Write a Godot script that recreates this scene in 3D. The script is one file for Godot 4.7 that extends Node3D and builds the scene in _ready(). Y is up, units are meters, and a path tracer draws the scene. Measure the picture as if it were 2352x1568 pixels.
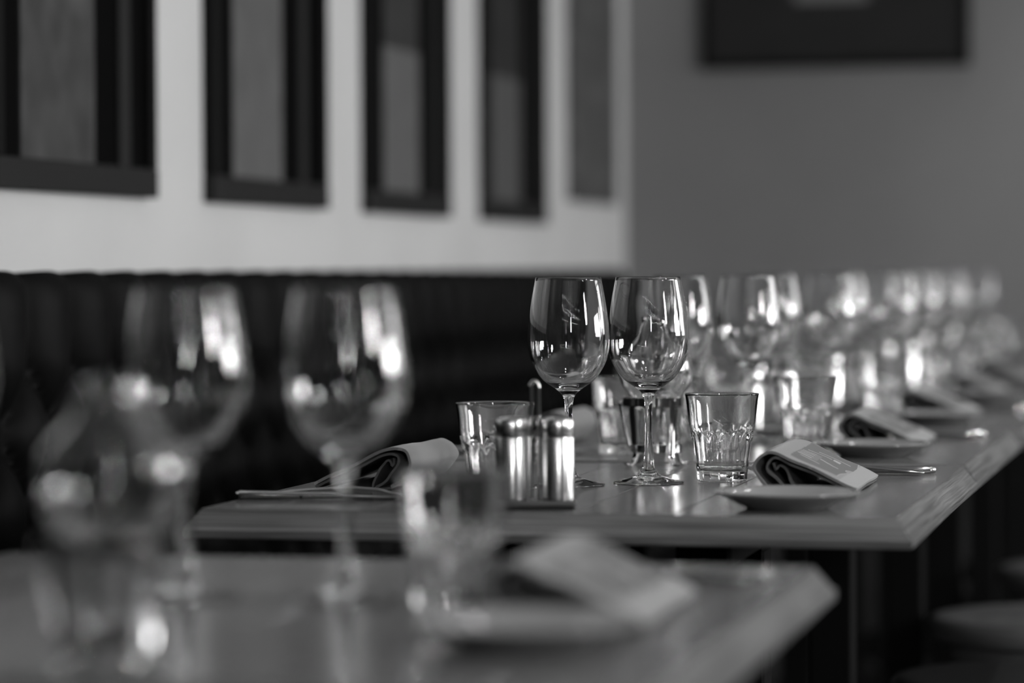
extends Node3D

# ---------------------------------------------------------------- mesh building
class Shape:
	var v := PackedVector3Array()
	var n := PackedVector3Array()
	var uv := PackedVector2Array()

	func tri(a: Vector3, b: Vector3, c: Vector3, na: Vector3, nb: Vector3, nc: Vector3, ua := Vector2.ZERO, ub := Vector2.ZERO, uc := Vector2.ZERO) -> void:
		var x := (b - a).cross(c - a)
		if x.length_squared() < 1e-18:
			return
		if x.dot(na + nb + nc) > 0.0:      # Godot's front faces run clockwise
			v.append_array([a, c, b]); n.append_array([na, nc, nb]); uv.append_array([ua, uc, ub])
		else:
			v.append_array([a, b, c]); n.append_array([na, nb, nc]); uv.append_array([ua, ub, uc])

	func quad(a: Vector3, b: Vector3, c: Vector3, d: Vector3, nn: Vector3, u := 1.0, w := 1.0) -> void:
		# a-b runs along u, a-d along v
		tri(a, b, c, nn, nn, nn, Vector2(0, 0), Vector2(u, 0), Vector2(u, w))
		tri(a, c, d, nn, nn, nn, Vector2(0, 0), Vector2(u, w), Vector2(0, w))

	func smooth_quad(p: Array, q: Array, t: Array) -> void:
		tri(p[0], p[1], p[2], q[0], q[1], q[2], t[0], t[1], t[2])
		tri(p[0], p[2], p[3], q[0], q[2], q[3], t[0], t[2], t[3])

	func mesh() -> ArrayMesh:
		var a := []
		a.resize(Mesh.ARRAY_MAX)
		a[Mesh.ARRAY_VERTEX] = v
		a[Mesh.ARRAY_NORMAL] = n
		a[Mesh.ARRAY_TEX_UV] = uv
		var m := ArrayMesh.new()
		m.add_surface_from_arrays(Mesh.PRIMITIVE_TRIANGLES, a)
		return m

	# a box with chamfered edges; u runs along its longest side
	func box(c: Vector3, s: Vector3, b := 0.003, turn := Basis.IDENTITY) -> void:
		var h := s / 2.0
		var i := h - Vector3(b, b, b)
		var f := []
		for ax in 3:
			for sg in [-1.0, 1.0]:
				var b1 := (ax + 1) % 3
				var b2 := (ax + 2) % 3
				if s[b1] < s[b2]:
					var t := b1; b1 = b2; b2 = t
				var pts := []
				for k in [[-1, -1], [1, -1], [1, 1], [-1, 1]]:
					var p := Vector3.ZERO
					p[ax] = sg * h[ax]; p[b1] = k[0] * i[b1]; p[b2] = k[1] * i[b2]
					pts.append(c + turn * p)
				var nn := Vector3.ZERO
				nn[ax] = sg
				quad(pts[0], pts[1], pts[2], pts[3], turn * nn, s[b1], s[b2])
		if b <= 0.0:
			return
		for ax in 3:
			var b1 := (ax + 1) % 3
			var b2 := (ax + 2) % 3
			for s1 in [-1.0, 1.0]:
				for s2 in [-1.0, 1.0]:
					var pts := []
					for k in [[-1, 0], [1, 0], [1, 1], [-1, 1]]:
						var p := Vector3.ZERO
						p[ax] = k[0] * i[ax]
						p[b1] = s1 * (h[b1] if k[1] == 0 else i[b1])
						p[b2] = s2 * (i[b2] if k[1] == 0 else h[b2])
						pts.append(c + turn * p)
					var nn := Vector3.ZERO
					nn[b1] = s1; nn[b2] = s2
					quad(pts[0], pts[1], pts[2], pts[3], turn * nn.normalized(), s[ax], b)
		for sx in [-1.0, 1.0]:
			for sy in [-1.0, 1.0]:
				for sz in [-1.0, 1.0]:
					var g := Vector3(sx, sy, sz)
					var nn: Vector3 = turn * g.normalized()
					tri(c + turn * (g * Vector3(h.x, i.y, i.z)), c + turn * (g * Vector3(i.x, h.y, i.z)), c + turn * (g * Vector3(i.x, i.y, h.z)), nn, nn, nn)

	# a profile of (radius, height) turned about y; the profile runs so that the outside lies on its right
	func lathe(pr: Array, seg := 48, crease := 40.0, at := Vector3.ZERO) -> void:
		var k := pr.size()
		var sn := []
		for j in k - 1:
			var d: Vector2 = pr[j + 1] - pr[j]
			sn.append(Vector2(d.y, -d.x).normalized())
		for j in k - 1:
			var n0: Vector2 = sn[j]
			var n1: Vector2 = sn[j]
			if j > 0 and absf(sn[j].angle_to(sn[j - 1])) < deg_to_rad(crease):
				n0 = (sn[j] + sn[j - 1]).normalized()
			if j < k - 2 and absf(sn[j].angle_to(sn[j + 1])) < deg_to_rad(crease):
				n1 = (sn[j] + sn[j + 1]).normalized()
			var p0: Vector2 = pr[j]
			var p1: Vector2 = pr[j + 1]
			for s in seg:
				var a0 := TAU * s / seg
				var a1 := TAU * (s + 1) / seg
				var c0 := Vector3(cos(a0), 0, sin(a0))
				var c1 := Vector3(cos(a1), 0, sin(a1))
				var up := Vector3.UP
				smooth_quad([at + c0 * p0.x + up * p0.y, at + c1 * p0.x + up * p0.y, at + c1 * p1.x + up * p1.y, at + c0 * p1.x + up * p1.y],
					[c0 * n0.x + up * n0.y, c1 * n0.x + up * n0.y, c1 * n1.x + up * n1.y, c0 * n1.x + up * n1.y],
					[Vector2(float(s) / seg, float(j) / k), Vector2(float(s + 1) / seg, float(j) / k), Vector2(float(s + 1) / seg, float(j + 1) / k), Vector2(float(s) / seg, float(j + 1) / k)])

	# a grid of points (rows of equal length) with smooth normals; «out» is a point on the inner side unless flipped
	func grid(rows: Array, flip := 1.0, closed := false) -> void:
		var nr := rows.size()
		var nc: int = rows[0].size()
		var nn := []
		for r in nr:
			var line := PackedVector3Array()
			for c in nc:
				var r0: int = maxi(r - 1, 0)
				var r1: int = mini(r + 1, nr - 1)
				var c0: int = posmod(c - 1, nc - 1) if closed else maxi(c - 1, 0)
				var c1: int = posmod(c + 1, nc - 1) if closed else mini(c + 1, nc - 1)
				var du: Vector3 = rows[r][c1] - rows[r][c0]
				var dv: Vector3 = rows[r1][c] - rows[r0][c]
				line.append(du.cross(dv).normalized() * flip)
			nn.append(line)
		for r in nr - 1:
			for c in nc - 1:
				smooth_quad([rows[r][c], rows[r][c + 1], rows[r + 1][c + 1], rows[r + 1][c]], [nn[r][c], nn[r][c + 1], nn[r + 1][c + 1], nn[r + 1][c]],
					[Vector2(float(c) / (nc - 1), float(r) / (nr - 1)), Vector2(float(c + 1) / (nc - 1), float(r) / (nr - 1)), Vector2(float(c + 1) / (nc - 1), float(r + 1) / (nr - 1)), Vector2(float(c) / (nc - 1), float(r + 1) / (nr - 1))])

	# rings swept along points: each ring is an ellipse (half width a across «side», half height b across the other)
	func sweep(pts: Array, a: Array, b: Array, side: Vector3, seg := 12, power := 1.0) -> void:
		var rows := []
		var k := pts.size()
		for i in k:
			var t: Vector3 = (pts[mini(i + 1, k - 1)] - pts[maxi(i - 1, 0)]).normalized()
			var sd := (side - t * side.dot(t)).normalized()
			var up := t.cross(sd)
			var row := PackedVector3Array()
			for s in seg + 1:
				var w := TAU * (s % seg) / seg
				var cx := cos(w)
				var cy := sin(w)
				row.append(pts[i] + sd * (signf(cx) * pow(absf(cx), power) * a[i]) + up * (signf(cy) * pow(absf(cy), power) * b[i]))
			rows.append(row)
		grid(rows, 1.0, true)
		for e in [0, k - 1]:
			var t: Vector3 = (pts[1] - pts[0]).normalized() * -1.0 if e == 0 else (pts[k - 1] - pts[k - 2]).normalized()
			for s in seg:
				tri(pts[e], rows[e][s], rows[e][s + 1], t, t, t)


# ---------------------------------------------------------------- naming and describing
var taken := {}

func numbered(called: String, parent: Node) -> String:
	var key := str(parent.get_instance_id()) + called
	var k: int = taken.get(key, 0)
	taken[key] = k + 1
	return called if k == 0 else "%s_%03d" % [called, k]

func thing(called: String, label: String, category: String, at := Vector3.ZERO, turn := 0.0, group := "") -> Node3D:
	var o := Node3D.new()
	o.name = numbered(called, self)
	add_child(o, true)
	o.position = at
	o.rotation.y = turn
	describe(o, label, category, group)
	return o

func describe(o: Node, label: String, category: String, group := "") -> void:
	o.set_meta("label", label)
	o.set_meta("category", category)
	if group:
		o.set_meta("group", group)

func part(called: String, m: Mesh, mat: Material, parent: Node) -> MeshInstance3D:
	var o := MeshInstance3D.new()
	o.name = numbered(called, parent)
	o.mesh = m
	o.material_override = mat
	parent.add_child(o, true)
	return o

func structure(called: String, m: Mesh, mat: Material) -> MeshInstance3D:
	var o := part(called, m, mat, self)
	o.set_meta("kind", "structure")
	return o

func copy(src: Node3D, label: String, at: Vector3, turn := 0.0) -> Node3D:
	var o: Node3D = src.duplicate()
	var called: String = src.get_meta("called")
	o.name = numbered(called, self)
	add_child(o, true)
	o.position = at
	o.rotation.y = turn
	o.set_meta("label", label)
	return o

# first call builds the thing, later ones copy it
var kinds := {}
func place(kind: String, label: String, at: Vector3, turn := 0.0) -> Node3D:
	if kinds.has(kind):
		return copy(kinds[kind], label, at, turn)
	var o: Node3D
	match kind:
		"wine_glass": o = make_wine_glass(label)
		"tumbler": o = make_tumbler(label)
		"carafe": o = make_carafe(label)
		"shaker_caddy": o = make_shaker_caddy(label)
		"shaker": o = make_shaker(label)
		"side_plate": o = make_side_plate(label)
		"napkin": o = make_napkin(label)
		"knife": o = make_knife(label)
		"fork": o = make_fork(label)
		"table": o = make_table(label)
		"stool": o = make_stool(label)
	o.set_meta("called", str(o.name))
	o.position = at
	o.rotation.y = turn
	kinds[kind] = o
	return o

# ---------------------------------------------------------------- materials
var M := {}

func grey(v: float) -> Color:            # a linear grey as an sRGB colour
	return Color(v, v, v).linear_to_srgb()

func mat(called: String, v: float, rough: float, metal := 0.0) -> StandardMaterial3D:
	var m := StandardMaterial3D.new()
	m.resource_name = called
	m.albedo_color = grey(v)
	m.roughness = rough
	m.metallic = metal
	M[called] = m
	return m

func noise(fr: float, sd: int, oct := 4) -> FastNoiseLite:
	var f := FastNoiseLite.new()
	f.seed = sd
	f.noise_type = FastNoiseLite.TYPE_SIMPLEX_SMOOTH
	f.frequency = fr
	f.fractal_octaves = oct
	return f

func wood_texture(sd: int, lo: float, hi: float) -> ImageTexture:
	# grain along u: long streaks, finer pores and a slow change of tone
	var f := noise(1.0, sd, 3)
	var im := Image.create(512, 256, false, Image.FORMAT_RGB8)
	for y in 256:
		for x in 512:
			var u := x / 512.0
			var w := y / 256.0
			var bend := f.get_noise_2d(u * 2.0, w * 1.5 + 9.0) * 0.05
			var s := f.get_noise_2d(u * 1.6, (w + bend) * 26.0) * 0.6 + f.get_noise_2d(u * 5.0 + 40.0, w * 90.0) * 0.45 + f.get_noise_2d(u * 3.0, w * 2.0 + 70.0) * 0.4
			var g := clampf(0.5 + s * 0.75, 0.0, 1.0)
			var c := sqrt(lerpf(lo, hi, g))
			im.set_pixel(x, y, Color(c, c, c))
	return ImageTexture.create_from_image(im)

func speckle_texture(sd: int, fr: float, lo: float, hi: float, size := 256) -> NoiseTexture2D:
	var t := NoiseTexture2D.new()
	t.width = size
	t.height = size
	t.seamless = true
	t.noise = noise(fr, sd, 4)
	var r := Gradient.new()
	r.set_color(0, grey(lo))
	r.set_color(1, grey(hi))
	t.color_ramp = r
	return t

func weave_image(im: Image, lo: float, hi: float) -> void:
	for y in im.get_height():
		for x in im.get_width():
			var k := (x + y) % 8 < 4
			var j := (x - y + 1024) % 16 < 8
			var c := hi if (k != j) else lo
			im.set_pixel(x, y, grey(c))

func dot(im: Image, c: Vector2, r: Vector2, v: Color) -> void:
	for y in range(int(c.y - r.y), int(c.y + r.y) + 1):
		for x in range(int(c.x - r.x), int(c.x + r.x) + 1):
			if x >= 0 and y >= 0 and x < im.get_width() and y < im.get_height() and pow((x - c.x) / r.x, 2) + pow((y - c.y) / r.y, 2) <= 1.0:
				im.set_pixel(x, y, v)

func make_materials() -> void:
	var g := mat("clear glass", 1.0, 0.0)
	g.albedo_color = Color(1, 1, 1, 0.0)
	g.refraction_enabled = true
	g.refraction_scale = 0.05
	var pane := mat("window pane", 1.0, 0.0)
	pane.albedo_color = Color(1, 1, 1, 0.03)
	pane.transparency = BaseMaterial3D.TRANSPARENCY_ALPHA
	mat("chrome", 0.62, 0.06, 1.0)
	mat("brushed steel", 0.66, 0.22, 1.0)
	mat("cutlery steel", 0.55, 0.09, 1.0)
	mat("black plastic", 0.008, 0.3)
	mat("porcelain", 0.22, 0.10)
	mat("salt", 0.7, 0.9)
	for k in 4:
		var w := mat("table plank %d" % k, 1.0, 0.17)
		w.albedo_texture = wood_texture(11 + k, 0.085 + 0.007 * k, 0.128 + 0.007 * k)
		w.uv1_scale = Vector3(1.4, 2.0, 1)
		w.metallic_specular = 0.55
	var tr := mat("table edge", 1.0, 0.3)
	tr.albedo_texture = wood_texture(31, 0.015, 0.22)
	tr.uv1_scale = Vector3(1.2, 1.0, 1)
	var lg := mat("table leg", 0.006, 0.6)
	lg.metallic_specular = 0.12
	var st := mat("stool wood", 1.0, 0.35)
	st.albedo_texture = wood_texture(41, 0.08, 0.2)
	mat("dark stool", 0.02, 0.28)
	var lt := mat("bench leather", 0.0035, 0.5)
	lt.metallic_specular = 0.15
	mat("bench base", 0.005, 0.7)
	var pw := mat("pale wall", 1.0, 0.9)
	pw.albedo_texture = speckle_texture(51, 0.01, 0.46, 0.52)
	pw.uv1_scale = Vector3(0.6, 0.6, 0.6)
	var ew := mat("grey wall", 1.0, 0.9)
	ew.albedo_texture = speckle_texture(52, 0.01, 0.150, 0.175)
	ew.uv1_scale = Vector3(0.4, 0.4, 0.4)
	mat("room wall", 0.08, 0.9)
	mat("dark wall", 0.025, 0.9)
	mat("ceiling paint", 0.35, 0.95)
	var fl := mat("floorboards", 1.0, 0.5)
	fl.albedo_texture = wood_texture(61, 0.006, 0.016)
	mat("picture frame", 0.004, 0.6).metallic_specular = 0.2
	mat("picture rail", 0.011, 0.6).metallic_specular = 0.3
	mat("picture mat", 0.003, 0.9).metallic_specular = 0.1
	mat("window frame", 0.6, 0.5)

	# the napkin's cloth: a fine weave, and the printed panel with a fork and a knife
	var im := Image.create(1024, 512, false, Image.FORMAT_RGB8)
	weave_image(im, 0.11, 0.18)
	var pn := noise(0.05, 71, 3)
	var ink := grey(0.045)
	var pale := grey(0.22)
	for y in 512:
		for x in range(80, 345):
			# u 0..1 is the arc length of the cloth, the panel lies on the ramp
			var edge := 92.0 + 14.0 * sin(y * 0.012 + 0.6) + (26.0 if y > 230 and y < 330 else 0.0) * sin((y - 230) * 0.0314)
			if y > 60 and y < 505 and x > edge and x < 322 + pn.get_noise_1d(y) * 6.0:
				im.set_pixel(x, y, ink)
	for y in range(60, 505):
		var e := int(90.0 + 14.0 * sin(y * 0.012 + 0.6) + (26.0 if y > 230 and y < 330 else 0.0) * sin((y - 230) * 0.0314))
		im.fill_rect(Rect2i(e, y, 4, 1), pale)
	for x in range(0, 84):
		for y in 512:
			im.set_pixel(x, y, grey(0.22 if (x + y) % 6 < 3 else 0.17))
	# fork: four tines, their root and a handle
	for k in 4:
		im.fill_rect(Rect2i(246, 178 + k * 36, 62, 14), pale)
		dot(im, Vector2(308, 185 + k * 36), Vector2(9, 7), pale)
	im.fill_rect(Rect2i(226, 176, 24, 126), ink.lightened(0.12))
	im.fill_rect(Rect2i(136, 236, 88, 13), pale)
	# knife: a long blade and a short handle
	im.fill_rect(Rect2i(190, 340, 112, 12), pale)
	im.fill_rect(Rect2i(150, 334, 34, 36), pale)
	im.fill_rect(Rect2i(112, 392, 150, 11), pale)
	im.fill_rect(Rect2i(206, 150, 90, 8), pale)
	var cl := mat("napkin print", 1.0, 0.95)
	cl.albedo_texture = ImageTexture.create_from_image(im)
	cl.rim_enabled = true
	cl.rim = 0.3
	var back := Image.create(256, 256, false, Image.FORMAT_RGB8)
	weave_image(back, 0.02, 0.14)
	var cb := mat("napkin weave", 1.0, 0.95)
	cb.albedo_texture = ImageTexture.create_from_image(back)
	cb.uv1_scale = Vector3(3, 3, 1)

# ---------------------------------------------------------------- tableware
func offset_profile(o: Array, t0: float, t1: float) -> Array:
	# the inner line of a vessel's wall, from its last point back to the first, thickness t1 at the top and t0 below
	var r := []
	for i in range(o.size() - 1, -1, -1):
		var a: Vector2 = o[maxi(i - 1, 0)]
		var b: Vector2 = o[mini(i + 1, o.size() - 1)]
		var nn := Vector2((b - a).y, -(b - a).x).normalized()
		r.append(o[i] - nn * lerpf(t0, t1, float(i) / (o.size() - 1)))
	return r

func refine(p: Array, steps := 3) -> Array:
	# Catmull-Rom through the points
	var out := []
	for i in p.size() - 1:
		var a: Vector2 = p[maxi(i - 1, 0)]
		var b: Vector2 = p[i]
		var c: Vector2 = p[i + 1]
		var d: Vector2 = p[mini(i + 2, p.size() - 1)]
		for k in steps:
			out.append(b.cubic_interpolate(c, a, d, float(k) / steps))
	out.append(p[p.size() - 1])
	return out

func make_wine_glass(label: String) -> Node3D:
	var o := thing("wine_glass", label, "wine glass", Vector3.ZERO, 0.0, "wine glasses on the row of tables")
	var foot := [Vector2(0.0, 0.0009), Vector2(0.02, 0.0007), Vector2(0.0365, 0.0001), Vector2(0.0383, 0.0006), Vector2(0.0385, 0.0014), Vector2(0.0375, 0.0020)]
	var stem := refine([Vector2(0.0375, 0.0020), Vector2(0.0285, 0.0036), Vector2(0.0195, 0.0058), Vector2(0.0125, 0.0084), Vector2(0.0090, 0.0122), Vector2(0.0062, 0.0205), Vector2(0.0044, 0.036), Vector2(0.0037, 0.055),
		Vector2(0.0036, 0.072), Vector2(0.0040, 0.083), Vector2(0.0053, 0.0915), Vector2(0.0082, 0.098), Vector2(0.0161, 0.1045)], 3)
	var bowl := refine([Vector2(0.0161, 0.1045), Vector2(0.0275, 0.1125), Vector2(0.0363, 0.1245), Vector2(0.0415, 0.1365), Vector2(0.0438, 0.152), Vector2(0.0433, 0.168), Vector2(0.0412, 0.186), Vector2(0.0384, 0.2035), Vector2(0.0350, 0.2215)], 4)
	var inner := offset_profile(bowl, 0.0036, 0.0014)
	while inner.size() > 2 and inner[inner.size() - 1].y < 0.1100:
		inner.pop_back()
	var pr := foot + stem.slice(1) + bowl.slice(1)
	pr += [Vector2(0.0348, 0.2220), Vector2(0.0343, 0.2223), Vector2(0.0338, 0.2220)]
	pr += inner
	pr += [Vector2(0.0120, 0.1078), Vector2(0.006, 0.1068), Vector2(0.0, 0.1065)]
	var s := Shape.new()
	s.lathe(pr, 72, 50.0)
	part("glass_body", s.mesh(), M["clear glass"], o)
	return o

func make_tumbler(label: String) -> Node3D:
	var o := thing("tumbler", label, "tumbler", Vector3.ZERO, 0.0, "faceted tumblers on the row of tables")
	var s := Shape.new()
	var N := 16
	var per := 8
	var hs := [0.0, 0.0006, 0.0018, 0.0072, 0.0080, 0.0088, 0.016, 0.026, 0.036, 0.042, 0.045, 0.0475, 0.0495, 0.051, 0.0525, 0.054, 0.056, 0.0585, 0.062, 0.070, 0.08, 0.088, 0.0930, 0.0942, 0.0947]
	var rows := []
	for h in hs:
		var row := PackedVector3Array()
		for i in N * per + 1:
			var a := TAU * (i % (N * per)) / (N * per)
			var u := fposmod(a / TAU * N, 1.0) - 0.5
			var r: float = 0.0291 + 0.0111 * h / 0.0947
			if h < 0.0585:
				r -= 0.0006 * smoothstep(0.0585, 0.0565, h)
			var arch: float = 0.0545 - 0.0105 * pow(absf(u) * 2.0, 2.2)
			if h < arch:
				var deep := smoothstep(0.0, 0.0022, arch - h)
				var flat: float = r * 0.950 * cos(PI / N) / cos(u * TAU / N)
				r = lerpf(r, minf(r, flat), deep)
			if h > 0.0072 and h < 0.0088:
				r -= 0.0005
			if h < 0.0018:
				r -= 0.0010 * (1.0 - h / 0.0018)
			if h > 0.0925:
				r += 0.0003 - (0.0006 if h > 0.0945 else 0.0)
			row.append(Vector3(cos(a) * r, h, sin(a) * r))
		rows.append(row)
	s.grid(rows, -1.0, true)
	var ins := [Vector2(0.0396, 0.0947), Vector2(0.0386, 0.0943), Vector2(0.0380, 0.093), Vector2(0.0352, 0.064), Vector2(0.0325, 0.055), Vector2(0.0310, 0.046), Vector2(0.0272, 0.020), Vector2(0.0262, 0.0140), Vector2(0.0240, 0.0115), Vector2(0.018, 0.0105), Vector2(0.0, 0.0102)]
	s.lathe(ins, 64, 50.0)
	s.lathe([Vector2(0.0, 0.0016), Vector2(0.022, 0.0010), Vector2(0.0272, 0.0)], 64, 50.0)
	part("glass_body", s.mesh(), M["clear glass"], o)
	return o

func make_carafe(label: String) -> Node3D:
	var o := thing("carafe", label, "carafe", Vector3.ZERO, 0.0, "glass carafes in metal stands")
	var outer := refine([Vector2(0.0262, 0.0185), Vector2(0.0285, 0.021), Vector2(0.0288, 0.045), Vector2(0.0298, 0.070), Vector2(0.0325, 0.084), Vector2(0.0395, 0.093), Vector2(0.0430, 0.106), Vector2(0.0430, 0.117), Vector2(0.0412, 0.1265), Vector2(0.0330, 0.1380), Vector2(0.0245, 0.1470), Vector2(0.0202, 0.1570), Vector2(0.0184, 0.1660), Vector2(0.0190, 0.1705)], 4)
	var pr := [Vector2(0.0, 0.0185)] + outer
	pr.append(Vector2(0.0185, 0.1712))
	pr += offset_profile(outer, 0.002, 0.0013)
	pr.append(Vector2(0.0, 0.0215))
	var s := Shape.new()
	s.lathe(pr, 64, 50.0)
	part("glass_body", s.mesh(), M["clear glass"], o)
	for b in [[0.0165, 0.0265, 0.0302], [0.0700, 0.0815, 0.0335]]:
		s = Shape.new()
		var r: float = b[2]
		s.lathe([Vector2(r - 0.0012, b[0]), Vector2(r, b[0] + 0.0006), Vector2(r, b[1] - 0.0006), Vector2(r - 0.0012, b[1]), Vector2(r - 0.0018, b[1] - 0.001), Vector2(r - 0.0018, b[0] + 0.001), Vector2(r - 0.0012, b[0])], 48, 30.0)
		part("stand_band", s.mesh(), M["chrome"], o)
	for k in 4:
		var a := PI / 4 + k * PI / 2
		var out := Vector3(cos(a), 0, sin(a))
		var side := Vector3(-sin(a), 0, cos(a))
		s = Shape.new()
		var pts := []
		for p in [Vector2(0.0335, 0.078), Vector2(0.0318, 0.05), Vector2(0.0308, 0.024), Vector2(0.0300, 0.016), Vector2(0.0305, 0.010), Vector2(0.0335, 0.0045), Vector2(0.0375, 0.0018), Vector2(0.0415, 0.0026), Vector2(0.0432, 0.0050)]:
			pts.append(out * p.x + Vector3.UP * p.y)
		var wa := []
		var wb := []
		for i in pts.size():
			wa.append(0.0042); wb.append(0.0009)
		s.sweep(pts, wa, wb, side, 10, 0.6)
		part("stand_leg", s.mesh(), M["chrome"], o)
	# the handle stands off the frame towards the camera's left
	var ha := deg_to_rad(152)
	var hd := Vector3(cos(ha), 0, sin(ha))
	var hs := Vector3(-sin(ha), 0, cos(ha))
	s = Shape.new()
	s.sweep([hd * 0.033 + Vector3(0, 0.076, 0), hd * 0.042 + Vector3(0, 0.077, 0), hd * 0.0445 + Vector3(0, 0.0735, 0), hd * 0.040 + Vector3(0, 0.05, 0), hd * 0.033 + Vector3(0, 0.022, 0)], [0.0045, 0.0045, 0.0045, 0.0042, 0.004], [0.0008, 0.0008, 0.0008, 0.0008, 0.0008], hs, 10, 0.6)
	var hb := part("handle_strap", s.mesh(), M["chrome"], o)
	s = Shape.new()
	var ga := deg_to_rad(124)
	var gd := Vector3(cos(ga), 0, sin(ga))
	var gs := Vector3(-sin(ga), 0, cos(ga))
	s.sweep([gd * 0.0385 + Vector3(0, 0.0695, 0), gd * 0.0380 + Vector3(0, 0.066, 0), gd * 0.0360 + Vector3(0, 0.045, 0), gd * 0.0350 + Vector3(0, 0.027, 0)], [0.0048, 0.0052, 0.0050, 0.0045], [0.003, 0.0032, 0.0030, 0.0026], gs, 12, 0.6)
	s.box(gd.rotated(Vector3.UP, -0.18) * 0.0385 + Vector3(0, 0.0758, 0), Vector3(0.017, 0.0108, 0.008), 0.0015, Basis(Vector3.UP, -(ga + 0.18) + PI / 2))
	part("grip", s.mesh(), M["black plastic"], o)
	return o

func make_shaker_caddy(label: String) -> Node3D:
	var o := thing("shaker_caddy", label, "caddy", Vector3.ZERO, 0.0, "wire caddies for the shakers")
	var s := Shape.new()
	s.box(Vector3(0, 0.004, 0), Vector3(0.079, 0.008, 0.038), 0.0025)
	part("tray", s.mesh(), M["black plastic"], o)
	s = Shape.new()
	var pts := []
	var r := []
	for i in 21:
		var w := PI * i / 20.0
		pts.append(Vector3(0.0036 * cos(w), 0.1165 + 0.0060 * sin(w), 0))
		r.append(0.0021)
	pts.insert(0, Vector3(0.0036, 0.0075, 0)); r.append(0.0021)
	pts.append(Vector3(-0.0036, 0.0075, 0)); r.append(0.0021)
	s.sweep(pts, r, r, Vector3.BACK, 10)
	part("loop_handle", s.mesh(), M["chrome"], o)
	return o

func make_shaker(label: String) -> Node3D:
	var o := thing("shaker", label, "shaker", Vector3.ZERO, 0.0, "steel shakers in the caddies")
	var s := Shape.new()
	s.lathe([Vector2(0, 0), Vector2(0.0146, 0), Vector2(0.0158, 0.001), Vector2(0.0160, 0.0600), Vector2(0.0156, 0.0610), Vector2(0.0, 0.0610)], 40, 30.0)
	part("body", s.mesh(), M["brushed steel"], o)
	s = Shape.new()
	s.lathe([Vector2(0, 0.0615), Vector2(0.0154, 0.0615), Vector2(0.0159, 0.0625), Vector2(0.0159, 0.0760), Vector2(0.0150, 0.0782), Vector2(0.0105, 0.0802), Vector2(0.004, 0.0810), Vector2(0, 0.0811)], 40, 35.0)
	part("lid", s.mesh(), M["brushed steel"], o)
	return o

func make_side_plate(label: String) -> Node3D:
	var o := thing("side_plate", label, "plate", Vector3.ZERO, 0.0, "white side plates")
	var s := Shape.new()
	s.lathe([Vector2(0, 0.0014), Vector2(0.034, 0.0012), Vector2(0.0355, 0.0), Vector2(0.039, 0.0), Vector2(0.041, 0.0014), Vector2(0.050, 0.0055), Vector2(0.061, 0.0108), Vector2(0.0690, 0.0140), Vector2(0.0706, 0.0152),
		Vector2(0.0708, 0.0166), Vector2(0.0695, 0.0172), Vector2(0.0650, 0.0160), Vector2(0.0540, 0.0108), Vector2(0.0460, 0.0060), Vector2(0.0420, 0.0046), Vector2(0.02, 0.0040), Vector2(0, 0.0040)], 72, 45.0)
	part("plate_body", s.mesh(), M["porcelain"], o)
	return o

# the napkin: a printed cloth folded to a thick band, one end rolled up high, the other lying flat
func ribbon(line: Array, t: float, front: float, back: float, tilt: float) -> Array:
	# returns rows (across z) of closed outlines round the thick line
	var c := refine(line, 4)
	var nn := []
	for i in c.size():
		var d: Vector2 = c[mini(i + 1, c.size() - 1)] - c[maxi(i - 1, 0)]
		nn.append(Vector2(-d.y, d.x).normalized())
	return [c, nn]

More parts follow.
